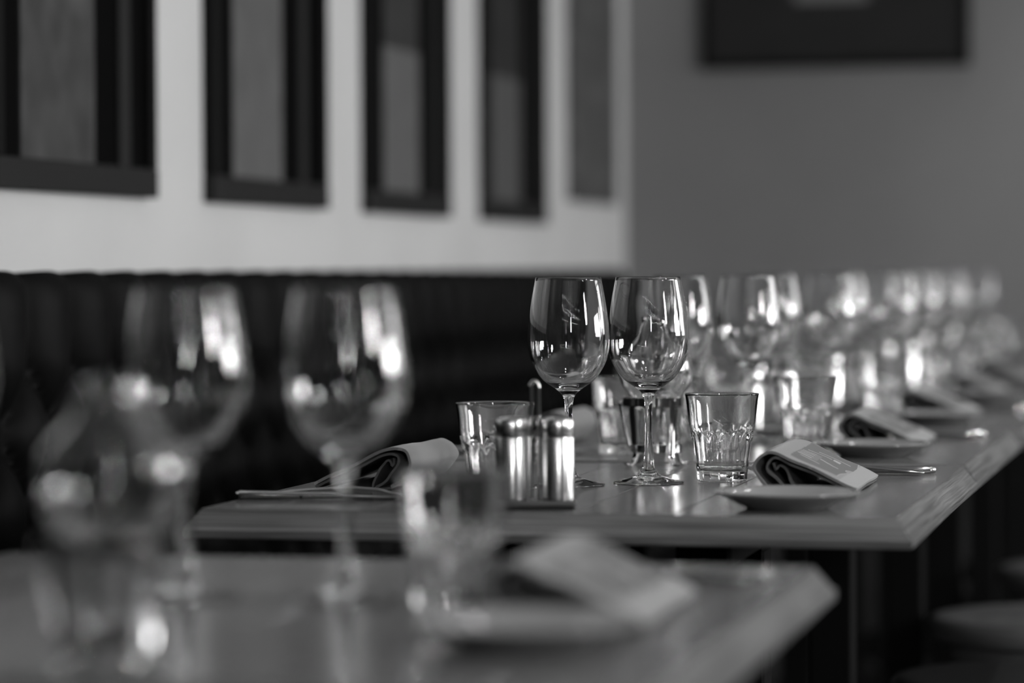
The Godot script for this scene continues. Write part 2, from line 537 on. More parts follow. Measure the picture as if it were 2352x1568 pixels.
func add_ribbon(s: Shape, line: Array, t: float, z0: float, z1: float, rise: float, whole: float) -> void:
	var cn := ribbon(line, t, z0, z1, rise)
	var c: Array = cn[0]
	var nn: Array = cn[1]
	var run := [0.0]
	for i in range(1, c.size()):
		run.append(run[i - 1] + c[i].distance_to(c[i - 1]))
	var nz := 9
	var top := []
	var low := []
	for k in nz:
		var w := float(k) / (nz - 1)
		var z := lerpf(z0, z1, w)
		var a := PackedVector3Array()
		var b := PackedVector3Array()
		for i in c.size():
			var wob := 0.0007 * sin(w * 9.0 + i * 0.7)
			var up: float = 1.0 + rise * w
			var p: Vector2 = c[i] + nn[i] * (t * 0.5 + wob)
			var q: Vector2 = c[i] - nn[i] * (t * 0.5 - wob)
			a.append(Vector3(p.x, p.y * up, z + 0.0012 * sin(i * 1.3)))
			b.append(Vector3(q.x, q.y * up, z + 0.0012 * sin(i * 1.3)))
		top.append(a)
		low.append(b)
	for side in 2:
		var rows: Array = top if side == 0 else low
		var sg := 1.0 if side == 0 else -1.0
		for r in nz - 1:
			for i in c.size() - 1:
				var q0 := Vector2(c[i + 1].x - c[i].x, c[i + 1].y - c[i].y)
				var na := Vector3(nn[i].x, nn[i].y, 0) * sg
				var nb := Vector3(nn[i + 1].x, nn[i + 1].y, 0) * sg
				var u0: float = run[i] / whole
				var u1: float = run[i + 1] / whole
				var v0 := float(r) / (nz - 1)
				var v1 := float(r + 1) / (nz - 1)
				s.smooth_quad([rows[r][i], rows[r][i + 1], rows[r + 1][i + 1], rows[r + 1][i]], [na, nb, nb, na], [Vector2(u0, v0), Vector2(u1, v0), Vector2(u1, v1), Vector2(u0, v1)])
	for e in [0, nz - 1]:
		var zn := Vector3(0, 0, signf(z0 - z1)) * (1.0 if e == 0 else -1.0)
		for i in c.size() - 1:
			s.smooth_quad([top[e][i], top[e][i + 1], low[e][i + 1], low[e][i]], [zn, zn, zn, zn], [Vector2(run[i] * 20.0, 0), Vector2(run[i + 1] * 20.0, 0), Vector2(run[i + 1] * 20.0, 0.06), Vector2(run[i] * 20.0, 0.06)])
	for e in [0, c.size() - 1]:
		for r in nz - 1:
			var d: Vector2 = (c[0] - c[1]) if e == 0 else (c[e] - c[e - 1])
			var en := Vector3(d.x, d.y, 0).normalized()
			s.smooth_quad([top[r][e], top[r + 1][e], low[r + 1][e], low[r][e]], [en, en, en, en], [Vector2(0.01, 0), Vector2(0.01, 1), Vector2(0.02, 1), Vector2(0.02, 0)])

func make_napkin(label: String) -> Node3D:
	# local axes: x to the flat end, y up, z across (0.2 m)
	var o := thing("napkin", label, "napkin", Vector3.ZERO, 0.0, "printed cloth napkins")
	var s := Shape.new()
	add_ribbon(s, [Vector2(0.0530, 0.0052), Vector2(0.030, 0.0150), Vector2(0.005, 0.0265), Vector2(-0.018, 0.0365), Vector2(-0.034, 0.0415), Vector2(-0.0455, 0.0385), Vector2(-0.0520, 0.0290), Vector2(-0.0500, 0.0190), Vector2(-0.0400, 0.0080), Vector2(-0.0310, 0.0026)], 0.0028, 0.10, -0.10, 0.06, 0.25)
	part("printed_band", s.mesh(), M["napkin print"], o)
	s = Shape.new()
	add_ribbon(s, [Vector2(0.0520, 0.0018), Vector2(0.030, 0.0108), Vector2(0.004, 0.0222), Vector2(-0.018, 0.0318), Vector2(-0.030, 0.0360), Vector2(-0.0370, 0.0330), Vector2(-0.0385, 0.0250), Vector2(-0.0300, 0.0150), Vector2(-0.0200, 0.0050), Vector2(-0.0140, 0.0018)], 0.0024, 0.098, -0.098, 0.06, 0.25)
	part("inner_fold", s.mesh(), M["napkin weave"], o)
	s = Shape.new()
	add_ribbon(s, [Vector2(-0.0330, 0.0310), Vector2(-0.0310, 0.0240), Vector2(-0.0270, 0.0285), Vector2(-0.0200, 0.0240), Vector2(-0.0140, 0.0120), Vector2(-0.0090, 0.0018)], 0.0022, 0.095, -0.095, 0.06, 0.25)
	part("inner_fold", s.mesh(), M["napkin weave"], o)
	s = Shape.new()
	add_ribbon(s, [Vector2(-0.0300, 0.0012), Vector2(0.0, 0.0013), Vector2(0.0260, 0.0014), Vector2(0.0300, 0.0016)], 0.0022, 0.096, -0.096, 0.0, 0.25)
	part("under_fold", s.mesh(), M["napkin weave"], o)
	return o

func make_knife(label: String) -> Node3D:
	# lies along x: handle end at +x, blade tip at -x, 0.215 long
	var o := thing("knife", label, "knife", Vector3.ZERO, 0.0, "steel table knives")
	var s := Shape.new()
	s.sweep([Vector3(0.106, 0.0046, 0), Vector3(0.1055, 0.0046, 0), Vector3(0.101, 0.0046, 0), Vector3(0.08, 0.0045, 0), Vector3(0.04, 0.0042, 0), Vector3(0.008, 0.0040, 0), Vector3(0.0, 0.0038, 0)], [0.002, 0.005, 0.0078, 0.0080, 0.0066, 0.0052, 0.0056], [0.0015, 0.0032, 0.0044, 0.0042, 0.0036, 0.0032, 0.0026], Vector3.BACK, 14, 0.8)
	part("handle", s.mesh(), M["cutlery steel"], o)
	s = Shape.new()
	s.sweep([Vector3(0.001, 0.0038, 0), Vector3(-0.006, 0.0037, 0.0005), Vector3(-0.03, 0.0036, 0.001), Vector3(-0.075, 0.0035, 0.001), Vector3(-0.098, 0.0034, 0), Vector3(-0.107, 0.0033, -0.003), Vector3(-0.109, 0.0033, -0.004)], [0.0050, 0.0072, 0.0090, 0.0096, 0.0088, 0.0048, 0.0012], [0.0022, 0.0013, 0.0010, 0.0009, 0.0008, 0.0006, 0.0004], Vector3.BACK, 14)
	part("blade", s.mesh(), M["cutlery steel"], o)
	return o

func make_fork(label: String) -> Node3D:
	var o := thing("fork", label, "fork", Vector3.ZERO, 0.0, "steel table forks")
	var s := Shape.new()
	s.sweep([Vector3(0.1, 0.0032, 0), Vector3(0.0985, 0.0034, 0), Vector3(0.093, 0.0040, 0), Vector3(0.075, 0.0052, 0), Vector3(0.04, 0.0080, 0), Vector3(0.0, 0.0100, 0), Vector3(-0.03, 0.0082, 0), Vector3(-0.044, 0.0056, 0), Vector3(-0.058, 0.0036, 0)], [0.002, 0.0055, 0.0082, 0.0082, 0.0052, 0.0034, 0.0032, 0.0075, 0.0112], [0.0008, 0.0014, 0.0017, 0.0018, 0.0018, 0.0020, 0.0019, 0.0012, 0.0010], Vector3.BACK, 14)
	part("handle", s.mesh(), M["cutlery steel"], o)
	for k in 4:
		var z := -0.0088 + k * 0.00587
		s = Shape.new()
		s.sweep([Vector3(-0.0575, 0.0036, z), Vector3(-0.075, 0.0034, z * 0.98), Vector3(-0.092, 0.0050, z * 0.95), Vector3(-0.1, 0.0072, z * 0.92)], [0.0020, 0.0017, 0.0015, 0.0006], [0.0010, 0.0010, 0.0009, 0.0005], Vector3.BACK, 8)
		part("tine", s.mesh(), M["cutlery steel"], o)
	return o

# ---------------------------------------------------------------- furniture
const TOP := 0.75
const HW := 0.3365      # half of the flat top across the row
const HD := 0.3725      # half of it along the row
const LIP := 0.016

func edge_trim(axis: int, sg: float, hw := HW, hd := HD) -> ArrayMesh:
	# one mitred side of the moulded edge: a slope out and down, a small lip, the underside
	var s := Shape.new()
	var pr := [Vector2(0.0, 0.0), Vector2(0.0130, -0.0176), Vector2(0.0152, -0.0186), Vector2(LIP, -0.0196), Vector2(LIP, -0.0268), Vector2(0.0146, -0.0280), Vector2(-0.03, -0.0280), Vector2(-0.03, -0.0185), Vector2(0.0, -0.0185), Vector2(0.0, 0.0)]
	for i in pr.size() - 1:
		var a: Vector2 = pr[i]
		var b: Vector2 = pr[i + 1]
		var d := (b - a).normalized()
		var nn := Vector2(-d.y, d.x)
		var pts := []
		for e in [[a, -1.0], [a, 1.0], [b, 1.0], [b, -1.0]]:
			var p: Vector2 = e[0]
			var g: float = e[1]
			if axis == 0:
				pts.append(Vector3(sg * (hw + p.x), TOP + p.y, g * (hd + p.x)))
			else:
				pts.append(Vector3(g * (hw + p.x), TOP + p.y, sg * (hd + p.x)))
		var n3 := Vector3(sg * nn.x, nn.y, 0) if axis == 0 else Vector3(0, nn.y, sg * nn.x)
		if i >= 5 and i <= 7:
			n3 = n3
		var ln := 2.0 * (hd if axis == 0 else hw)
		var k0 := i * 0.11
		s.tri(pts[0], pts[1], pts[2], n3, n3, n3, Vector2(0, k0), Vector2(ln, k0), Vector2(ln, k0 + maxf(a.distance_to(b) * 9.0, 0.02)))
		s.tri(pts[0], pts[2], pts[3], n3, n3, n3, Vector2(0, k0), Vector2(ln, k0 + maxf(a.distance_to(b) * 9.0, 0.02)), Vector2(0, k0 + maxf(a.distance_to(b) * 9.0, 0.02)))
	return s.mesh()

func make_table(label: String) -> Node3D:
	var o := thing("dining_table", label, "table", Vector3.ZERO, 0.0, "wooden tables in a row")
	# seven planks along the row, small open joints between them
	var x := -HW
	for k in 7:
		var w := 0.0632 if k == 0 else 0.1 if k < 6 else 2 * HW - 0.5632
		var s := Shape.new()
		var a := x + 0.0009
		var b := x + w - 0.0009
		var c := 0.0007
		var z := HD - 0.0004
		s.quad(Vector3(a + c, TOP, -z), Vector3(a + c, TOP, z), Vector3(b - c, TOP, z), Vector3(b - c, TOP, -z), Vector3.UP, 2 * z, w * 3.0)
		s.quad(Vector3(a, TOP - c, -z), Vector3(a, TOP - c, z), Vector3(a + c, TOP, z), Vector3(a + c, TOP, -z), Vector3(-0.7, 0.7, 0), 2 * z, 0.01)
		s.quad(Vector3(b, TOP - c, -z), Vector3(b, TOP - c, z), Vector3(b - c, TOP, z), Vector3(b - c, TOP, -z), Vector3(0.7, 0.7, 0), 2 * z, 0.01)
		s.quad(Vector3(a, TOP - 0.018, -z), Vector3(a, TOP - 0.018, z), Vector3(a, TOP - c, z), Vector3(a, TOP - c, -z), Vector3.LEFT, 2 * z, 0.05)
		s.quad(Vector3(b, TOP - 0.018, -z), Vector3(b, TOP - 0.018, z), Vector3(b, TOP - c, z), Vector3(b, TOP - c, -z), Vector3.RIGHT, 2 * z, 0.05)
		s.quad(Vector3(a, TOP - 0.018, -z), Vector3(a, TOP - 0.018, z), Vector3(b, TOP - 0.018, z), Vector3(b, TOP - 0.018, -z), Vector3.DOWN, 2 * z, w * 3.0)
		for e in [-1.0, 1.0]:
			s.quad(Vector3(a, TOP - 0.018, e * z), Vector3(b, TOP - 0.018, e * z), Vector3(b, TOP - c, e * z), Vector3(a, TOP - c, e * z), Vector3(0, 0, e), w, 0.05)
		part("plank", s.mesh(), M["table plank %d" % ((k * 3 + 1) % 4)], o)
		x += w
	for sg in [1.0, -1.0]:
		part("edge_trim", edge_trim(0, sg), M["table edge"], o)
		part("edge_trim", edge_trim(1, sg), M["table edge"], o)
	var s2 := Shape.new()
	s2.box(Vector3(0, TOP - 0.0235, 0), Vector3(2 * HW - 0.062, 0.009, 2 * HD - 0.062), 0.0)
	part("under_panel", s2.mesh(), M["table leg"], o)
	for sx in [-1.0, 1.0]:
		var s := Shape.new()
		s.box(Vector3(sx * 0.135, 0.372, 0), Vector3(0.055, 0.63, 0.055), 0.003)
		part("column", s.mesh(), M["table leg"], o)
		s = Shape.new()
		s.box(Vector3(sx * 0.135, 0.029, 0), Vector3(0.06, 0.056, 0.56), 0.006)
		part("foot", s.mesh(), M["table leg"], o)
		s = Shape.new()
		s.box(Vector3(sx * 0.135, 0.704, 0), Vector3(0.055, 0.034, 0.50), 0.004)
		part("top_bar", s.mesh(), M["table leg"], o)
	var s3 := Shape.new()
	s3.box(Vector3(0, 0.2, 0), Vector3(0.215, 0.05, 0.025), 0.003)
	part("stretcher", s3.mesh(), M["table leg"], o)
	return o

func make_stool(label: String) -> Node3D:
	var o := thing("stool", label, "stool", Vector3.ZERO, 0.0, "round stools tucked under the tables")
	var s := Shape.new()
	s.lathe([Vector2(0, 0.4160), Vector2(0.178, 0.4160), Vector2(0.186, 0.420), Vector2(0.190, 0.430), Vector2(0.189, 0.440), Vector2(0.182, 0.4480), Vector2(0.172, 0.4500), Vector2(0.150, 0.4480), Vector2(0.09, 0.4440), Vector2(0, 0.4425)], 64, 40.0)
	part("seat", s.mesh(), M["stool wood"], o)
	s = Shape.new()
	s.lathe([Vector2(0.148, 0.386), Vector2(0.160, 0.386), Vector2(0.162, 0.388), Vector2(0.162, 0.4158), Vector2(0.148, 0.4158), Vector2(0.148, 0.386)], 48, 30.0)
	part("apron", s.mesh(), M["stool wood"], o)
	for k in 4:
		var a := PI / 4 + k * PI / 2
		var d := Vector3(cos(a), 0, sin(a))
		s = Shape.new()
		s.sweep([d * 0.134 + Vector3.UP * 0.4155, d * 0.150 + Vector3.UP * 0.2, d * 0.168], [0.016, 0.015, 0.011], [0.016, 0.015, 0.011], Vector3(-sin(a), 0, cos(a)), 14)
		part("leg", s.mesh(), M["stool wood"], o)
	s = Shape.new()
	s.lathe([Vector2(0.138, 0.196), Vector2(0.146, 0.190), Vector2(0.154, 0.196), Vector2(0.154, 0.206), Vector2(0.146, 0.211), Vector2(0.138, 0.206), Vector2(0.138, 0.196)], 48, 60.0)
	part("foot_ring", s.mesh(), M["stool wood"], o)
	return o

func make_bench() -> void:
	var z0 := -1.2
	var z1 := -7.62
	var xb := -1.595
	var o := thing("tufted_bench", "long black leather bench with a deep tufted back, along the pale wall", "bench", Vector3(-1.5, 0, (z0 + z1) / 2))
	var zc := (z0 + z1) / 2
	# the back: vertical pleats run down from the rolled top to a row of buttons, diamonds below
	var rows := []
	var sz := 0.150
	var nz := 560
	var hs := []
	for i in 56:
		hs.append(0.46 + i * 0.00945)
	for h in hs:
		var row := PackedVector3Array()
		for j in nz + 1:
			var z := lerpf(z0, z1, float(j) / nz)
			var u := z / sz
			var pleat := pow(absf(sin(PI * (u + 0.25))), 0.55)
			var hh: float = (0.872 - h) / 0.2
			var dia := pow(absf(sin(PI * (u + 0.25 + hh))) * absf(sin(PI * (u + 0.25 - hh))), 0.42)
			var k := smoothstep(0.84, 0.90, h)
			var puff: float = lerpf(dia, pleat, k)
			var e := smoothstep(0.0, 0.035, minf(z0 - z, z - z1))
			var x := 0.092 + 0.050 * puff * e
			x -= 0.05 * pow(1.0 - e, 2.0)
			var y: float = h
			if h > 0.93:      # the rolled top
				var w: float = (h - 0.93) / 0.05
				x = lerpf(x, 0.085 + 0.03 * puff, w * w) 
				y = 0.93 + 0.052 * sin(w * PI / 2) + 0.006 * (puff - 1.0) * w
			row.append(Vector3(xb + 1.5 + x, y, z - zc))
		rows.append(row)
	var last: PackedVector3Array = rows[rows.size() - 1]
	for w in [0.35, 0.7, 1.0]:
		var row := PackedVector3Array()
		for p in last:
			row.append(Vector3(lerpf(p.x, xb + 1.5 + 0.004, w), p.y - 0.02 * w * w, p.z))
		rows.append(row)
	var s := Shape.new()
	s.grid(rows, -1.0)
	# closed ends
	for j in [0, nz]:
		var nn := Vector3(0, 0, 1.0 if j == 0 else -1.0)
		for i in rows.size() - 1:
			var a: Vector3 = rows[i][j]
			var b: Vector3 = rows[i + 1][j]
			var c := Vector3(xb + 1.5 + 0.004, b.y, b.z)
			var d := Vector3(xb + 1.5 + 0.004, a.y, a.z)
			s.quad(a, b, c, d, nn)
	part("tufted_back", s.mesh(), M["bench leather"], o)
	s = Shape.new()
	s.box(Vector3(-1.235 + 1.5, 0.405, 0), Vector3(0.51, 0.11, z0 - z1 - 0.02), 0.03)
	part("seat_cushion", s.mesh(), M["bench leather"], o)
	s = Shape.new()
	s.box(Vector3(-1.255 + 1.5, 0.175, 0), Vector3(0.45, 0.346, z0 - z1 - 0.06), 0.004)
	part("plinth", s.mesh(), M["bench base"], o)

# ---------------------------------------------------------------- pictures
func picture_texture(kind: int) -> ImageTexture:
	var f := noise(0.02, 81 + kind, 5)
	var w := 128
	var h := 384
	var im := Image.create(w, h, false, Image.FORMAT_RGB8)
	for y in h:
		for x in w:
			var g := f.get_noise_2d(x * 1.6, y * 1.1)
			var v := 0.05
			var yy := float(y) / h      # 0 top, 1 bottom
			var xx := float(x) / w
			if kind == 0:
				v = 0.034 + 0.030 * g
				var d := Vector2((xx - 0.74) / 0.26, (yy - 0.70) / 0.060).length()
				v += 0.06 * clampf(1.0 - d, 0.0, 1.0)
			elif kind == 1:
				v = 0.098 + 0.025 * g + 0.025 * (yy - 0.5)
			elif kind == 2:
				v = (0.115 if yy > 0.66 else 0.022 if yy > 0.50 else 0.075) + 0.02 * g
			elif kind == 3:
				v = (0.085 if yy > 0.66 else 0.014) + 0.012 * g
			elif kind == 4:
				v = 0.085 + 0.05 * g
			else:
				v = 0.003 + 0.003 * g
				if yy < 0.817 and yy > 0.5 and xx > 0.34 and xx < 0.63:
					v = 0.16
			im.set_pixel(x, y, grey(clampf(v * 0.72, 0.0, 1.0)))
	return ImageTexture.create_from_image(im)

func framed_picture(zl: float, zr: float, ridge_l: float, img_l: float, img_r: float, ridge_r: float, kind: int, label: String) -> void:
	# hangs on the left wall; all z are real places along that wall
	var y0 := 1.092
	var y1 := 2.02
	var zc := (zl + zr) / 2
	var o := thing("framed_picture", label, "picture", Vector3(-1.6, y0, zc), 0.0, "framed pictures on the pale wall")
	var H := y1 - y0
	var s := Shape.new()
	s.box(Vector3(0.011, 0.022, 0), Vector3(0.022, 0.044, zl - zr), 0.002)
	part("bottom_rail", s.mesh(), M["picture rail"], o)
	s = Shape.new()
	s.box(Vector3(0.011, H - 0.022, 0), Vector3(0.022, 0.044, zl - zr), 0.002)
	part("top_rail", s.mesh(), M["picture rail"], o)
	for e in [zl - 0.014, zr + 0.014]:
		s = Shape.new()
		s.box(Vector3(0.0105, H / 2, e - zc), Vector3(0.021, H - 0.0885, 0.028), 0.002)
		part("stile", s.mesh(), M["picture frame"], o)
	s = Shape.new()
	s.box(Vector3(0.004, H / 2, 0), Vector3(0.006, H - 0.0885, zl - zr - 0.057), 0.0)
	part("mat_board", s.mesh(), M["picture mat"], o)
	for e in [ridge_l, ridge_r]:
		s = Shape.new()
		s.box(Vector3(0.0105, H / 2, e - zc), Vector3(0.006, H - 0.0885, 0.045), 0.001)
		part("inner_fillet", s.mesh(), M["picture rail"], o)
	var pm := mat("print %d" % kind, 1.0, 0.6)
	pm.albedo_texture = picture_texture(kind)
	s = Shape.new()
	var a := img_l - zc
	var b := img_r - zc
	var q := H - 0.09
	s.box(Vector3(0.0086, H / 2, (a + b) / 2), Vector3(0.003, q, a - b), 0.0)
	for i in s.uv.size():
		s.uv[i] = Vector2((a - s.v[i].z) / (a - b), 1.0 - (s.v[i].y - 0.045) / q)
	part("print", s.mesh(), pm, o)

# ---------------------------------------------------------------- room
func slab(a: Vector3, b: Vector3) -> ArrayMesh:
	var s := Shape.new()
	s.box((a + b) / 2, (b - a).abs(), 0.0)
	return s.mesh()

# a wall across x (thin in x) or z with openings [from, to, low, high]
func pierced(thin: int, at: float, thick: float, from: float, to: float, low: float, high: float, holes: Array) -> ArrayMesh:
	var s := Shape.new()
	var cuts := [from]
	for h in holes:
		cuts += [h[0], h[1]]
	cuts.append(to)
	for i in range(0, cuts.size(), 2):
		wall_piece(s, thin, at, thick, cuts[i], cuts[i + 1], low, high)
	for h in holes:
		wall_piece(s, thin, at, thick, h[0], h[1], low, h[2])
		wall_piece(s, thin, at, thick, h[0], h[1], h[3], high)
	return s.mesh()

func wall_piece(s: Shape, thin: int, at: float, thick: float, a: float, b: float, lo: float, hi: float) -> void:
	if thin == 0:
		s.box(Vector3(at + thick / 2, (lo + hi) / 2, (a + b) / 2), Vector3(absf(thick), hi - lo, absf(b - a)), 0.0)
	else:
		s.box(Vector3((a + b) / 2, (lo + hi) / 2, at + thick / 2), Vector3(absf(b - a), hi - lo, absf(thick)), 0.0)

const RX := 4.2
const BZ := 4.2
const CEIL := 3.1
var side_windows := [[-8.1, -6.0, 0.95, 2.2], [-5.2, -3.6, 1.0, 1.6], [-1.2, -0.7, 1.75, 2.45]]
var rear_windows := [[1.75, 2.05, 1.75, 2.5]]

func window(k: int, thin: int, w: Array, energy: float) -> void:
	var width: float = w[1] - w[0]
	var height: float = w[3] - w[2]
	var c: float = (w[0] + w[1]) / 2
	var y: float = (w[2] + w[3]) / 2
	var o := Node3D.new()
	o.name = "window_%d" % k
	add_child(o, true)
	o.set_meta("kind", "structure")
	o.position = Vector3(RX + 0.1, y, c) if thin == 0 else Vector3(c, y, BZ + 0.1)
	o.rotation.y = -PI / 2 if thin == 0 else PI      # local -z... the room lies along local +z
	if thin == 0:
		o.rotation.y = -PI / 2
	var s := Shape.new()
	for e in [-1.0, 1.0]:
		s.box(Vector3(e * (width / 2 - 0.015), 0, 0), Vector3(0.03, height, 0.06), 0.003)
		s.box(Vector3(0, e * (height / 2 - 0.015), 0), Vector3(width - 0.06, 0.03, 0.06), 0.003)
	part("window_frame", s.mesh(), M["window frame"], o)
	s = Shape.new()
	s.box(Vector3.ZERO, Vector3(width - 0.06, height - 0.06, 0.004), 0.0)
	part("pane", s.mesh(), M["window pane"], o)
	var l := AreaLight3D.new()
	l.name = "window_daylight"
	l.area_size = Vector2(width - 0.06, height - 0.06)
	l.light_energy = energy * l.area_size.x * l.area_size.y
	l.light_color = Color(1, 1, 1)
	l.shadow_enabled = true
	l.set("area_range", 30.0)
	add_child(l)
	# shines along its -z, into the room
	l.position = Vector3(RX - 0.01, y, c) if thin == 0 else Vector3(c, y, BZ - 0.01)
	l.rotation.y = PI / 2 if thin == 0 else 0.0

func build_room() -> void:
	structure("floor", slab(Vector3(-1.9, -0.15, -8.6), Vector3(RX + 0.3, 0, BZ + 0.3)), M["floorboards"])
	structure("ceiling", slab(Vector3(-1.9, CEIL, -8.6), Vector3(RX + 0.3, CEIL + 0.2, BZ + 0.3)), M["ceiling paint"])
	structure("wall_left", slab(Vector3(-1.85, 0, -8.55), Vector3(-1.6, CEIL, -2.5)), M["pale wall"])
	structure("wall_left", slab(Vector3(-1.85, 0, -2.5), Vector3(-1.6, CEIL, BZ + 0.25)), M["dark wall"])
	structure("baseboard_end", slab(Vector3(-1.6, 0, -8.3), Vector3(RX, 0.5, -8.275)), M["dark wall"])
	structure("wall_end", slab(Vector3(-1.6, 0, -8.55), Vector3(RX, CEIL, -8.3)), M["grey wall"])
	structure("wall_right", pierced(0, RX, 0.2, -8.55, BZ + 0.25, 0, CEIL, side_windows), M["room wall"])
	structure("wall_rear", pierced(1, BZ, 0.2, -1.6, RX, 0, CEIL, rear_windows), M["dark wall"])
	var k := 1
	for w in side_windows:
		window(k, 0, w, WINDOW * (2.6 if w[2] > 1.5 else 0.16 if w[1] < -5.5 else 1.15))
		k += 1
	for w in rear_windows:
		window(k, 1, w, WINDOW * 2.6)
		k += 1

func downlight(at: Vector3, label: String) -> void:
	var o := thing("ceiling_lamp", label, "ceiling lamp", at, 0.0, "small ceiling lamps over the tables")
	var s := Shape.new()
	s.lathe([Vector2(0.045, 0.0), Vector2(0.045, -0.01), Vector2(0.05, -0.014), Vector2(0.062, -0.014), Vector2(0.066, -0.01), Vector2(0.066, 0.0)], 32, 40.0)
	part("ring", s.mesh(), M["chrome"], o)
	s = Shape.new()
	s.lathe([Vector2(0, -0.006), Vector2(0.044, -0.006), Vector2(0.0445, -0.004), Vector2(0.0445, -0.001), Vector2(0, -0.001)], 32, 40.0)
	part("lamp_glass", s.mesh(), M["bulb"], o)
	var l := SpotLight3D.new()
	l.name = "ceiling_lamp_beam"
	l.light_energy = DOWNLIGHT
	l.light_size = 0.04
	l.spot_angle = 32.0
	l.spot_angle_attenuation = 0.6
	l.spot_range = 15.0
	l.spot_attenuation = 2.0
	l.shadow_enabled = true
	l.position = at + Vector3(0, -0.03, 0)
	l.rotation.x = -PI / 2
	add_child(l)

func pendant(at: Vector3, label: String) -> void:
	var o := thing("pendant_lamp", label, "pendant lamp", at, 0.0, "globe lamps along the window side")
	var s := Shape.new()
	s.sweep([Vector3(0, 0.1, 0), Vector3(0, (CEIL - at.y) / 2, 0), Vector3(0, CEIL - at.y, 0)], [0.004, 0.004, 0.004], [0.004, 0.004, 0.004], Vector3.BACK, 8)
	part("cable", s.mesh(), M["black plastic"], o)
	var pr := []
	for i in 17:
		var w := PI * i / 16.0
		pr.append(Vector2(0.085 * sin(w), -0.085 * cos(w)))
	s = Shape.new()
	s.lathe(pr, 32, 60.0)
	part("globe", s.mesh(), M["bulb"], o)
	s = Shape.new()
	s.lathe([Vector2(0, 0.084), Vector2(0.03, 0.082), Vector2(0.03, 0.105), Vector2(0, 0.107)], 24, 40.0)
	part("cap", s.mesh(), M["chrome"], o)
	var l := OmniLight3D.new()
	l.name = "pendant_lamp_glow"
	l.light_energy = 0.14
	l.light_size = 0.08
	l.omni_range = 20.0
	l.omni_attenuation = 2.0
	l.shadow_enabled = true
	l.position = at
	add_child(l)

func string_light(z: float, label: String) -> void:
	# a sagging cable of small bare bulbs across the room
	var o := thing("string_light", label, "string light", Vector3(1.2, 2.2, z), 0.0, "string lights across the room")
	var pts := []
	var r := []
	for i in 29:
		var w := i / 28.0
		pts.append(Vector3(lerpf(-2.6, 2.8, w), 0.12 * pow(w * 2 - 1, 2), 0))
		r.append(0.004)
	var s := Shape.new()
	s.sweep(pts, r, r, Vector3.BACK, 6)
	part("cable", s.mesh(), M["black plastic"], o)
	s = Shape.new()
	s.lathe([Vector2(0, -0.075), Vector2(0.012, -0.065), Vector2(0.018, -0.056), Vector2(0.018, -0.048), Vector2(0.013, -0.035), Vector2(0.012, -0.008), Vector2(0, -0.006)], 16, 60.0)
	var bulb := s.mesh()
	for i in range(1, 28, 2):
		var b := part("bulb", bulb, M["bulb"], o)
		b.position = pts[i]
		var l := OmniLight3D.new()
		l.name = "bulb_glow"
		l.light_energy = 0.004
		l.light_size = 0.01
		l.omni_range = 15.0
		l.omni_attenuation = 2.0
		l.shadow_enabled = true
		l.position = o.position + pts[i] + Vector3(0, -0.056, 0)
		add_child(l)

# ---------------------------------------------------------------- camera, light, scene
const WINDOW := 2.4       # energy per square metre of glass
const EXPOSURE := 5.2
const DOWNLIGHT := 0.3

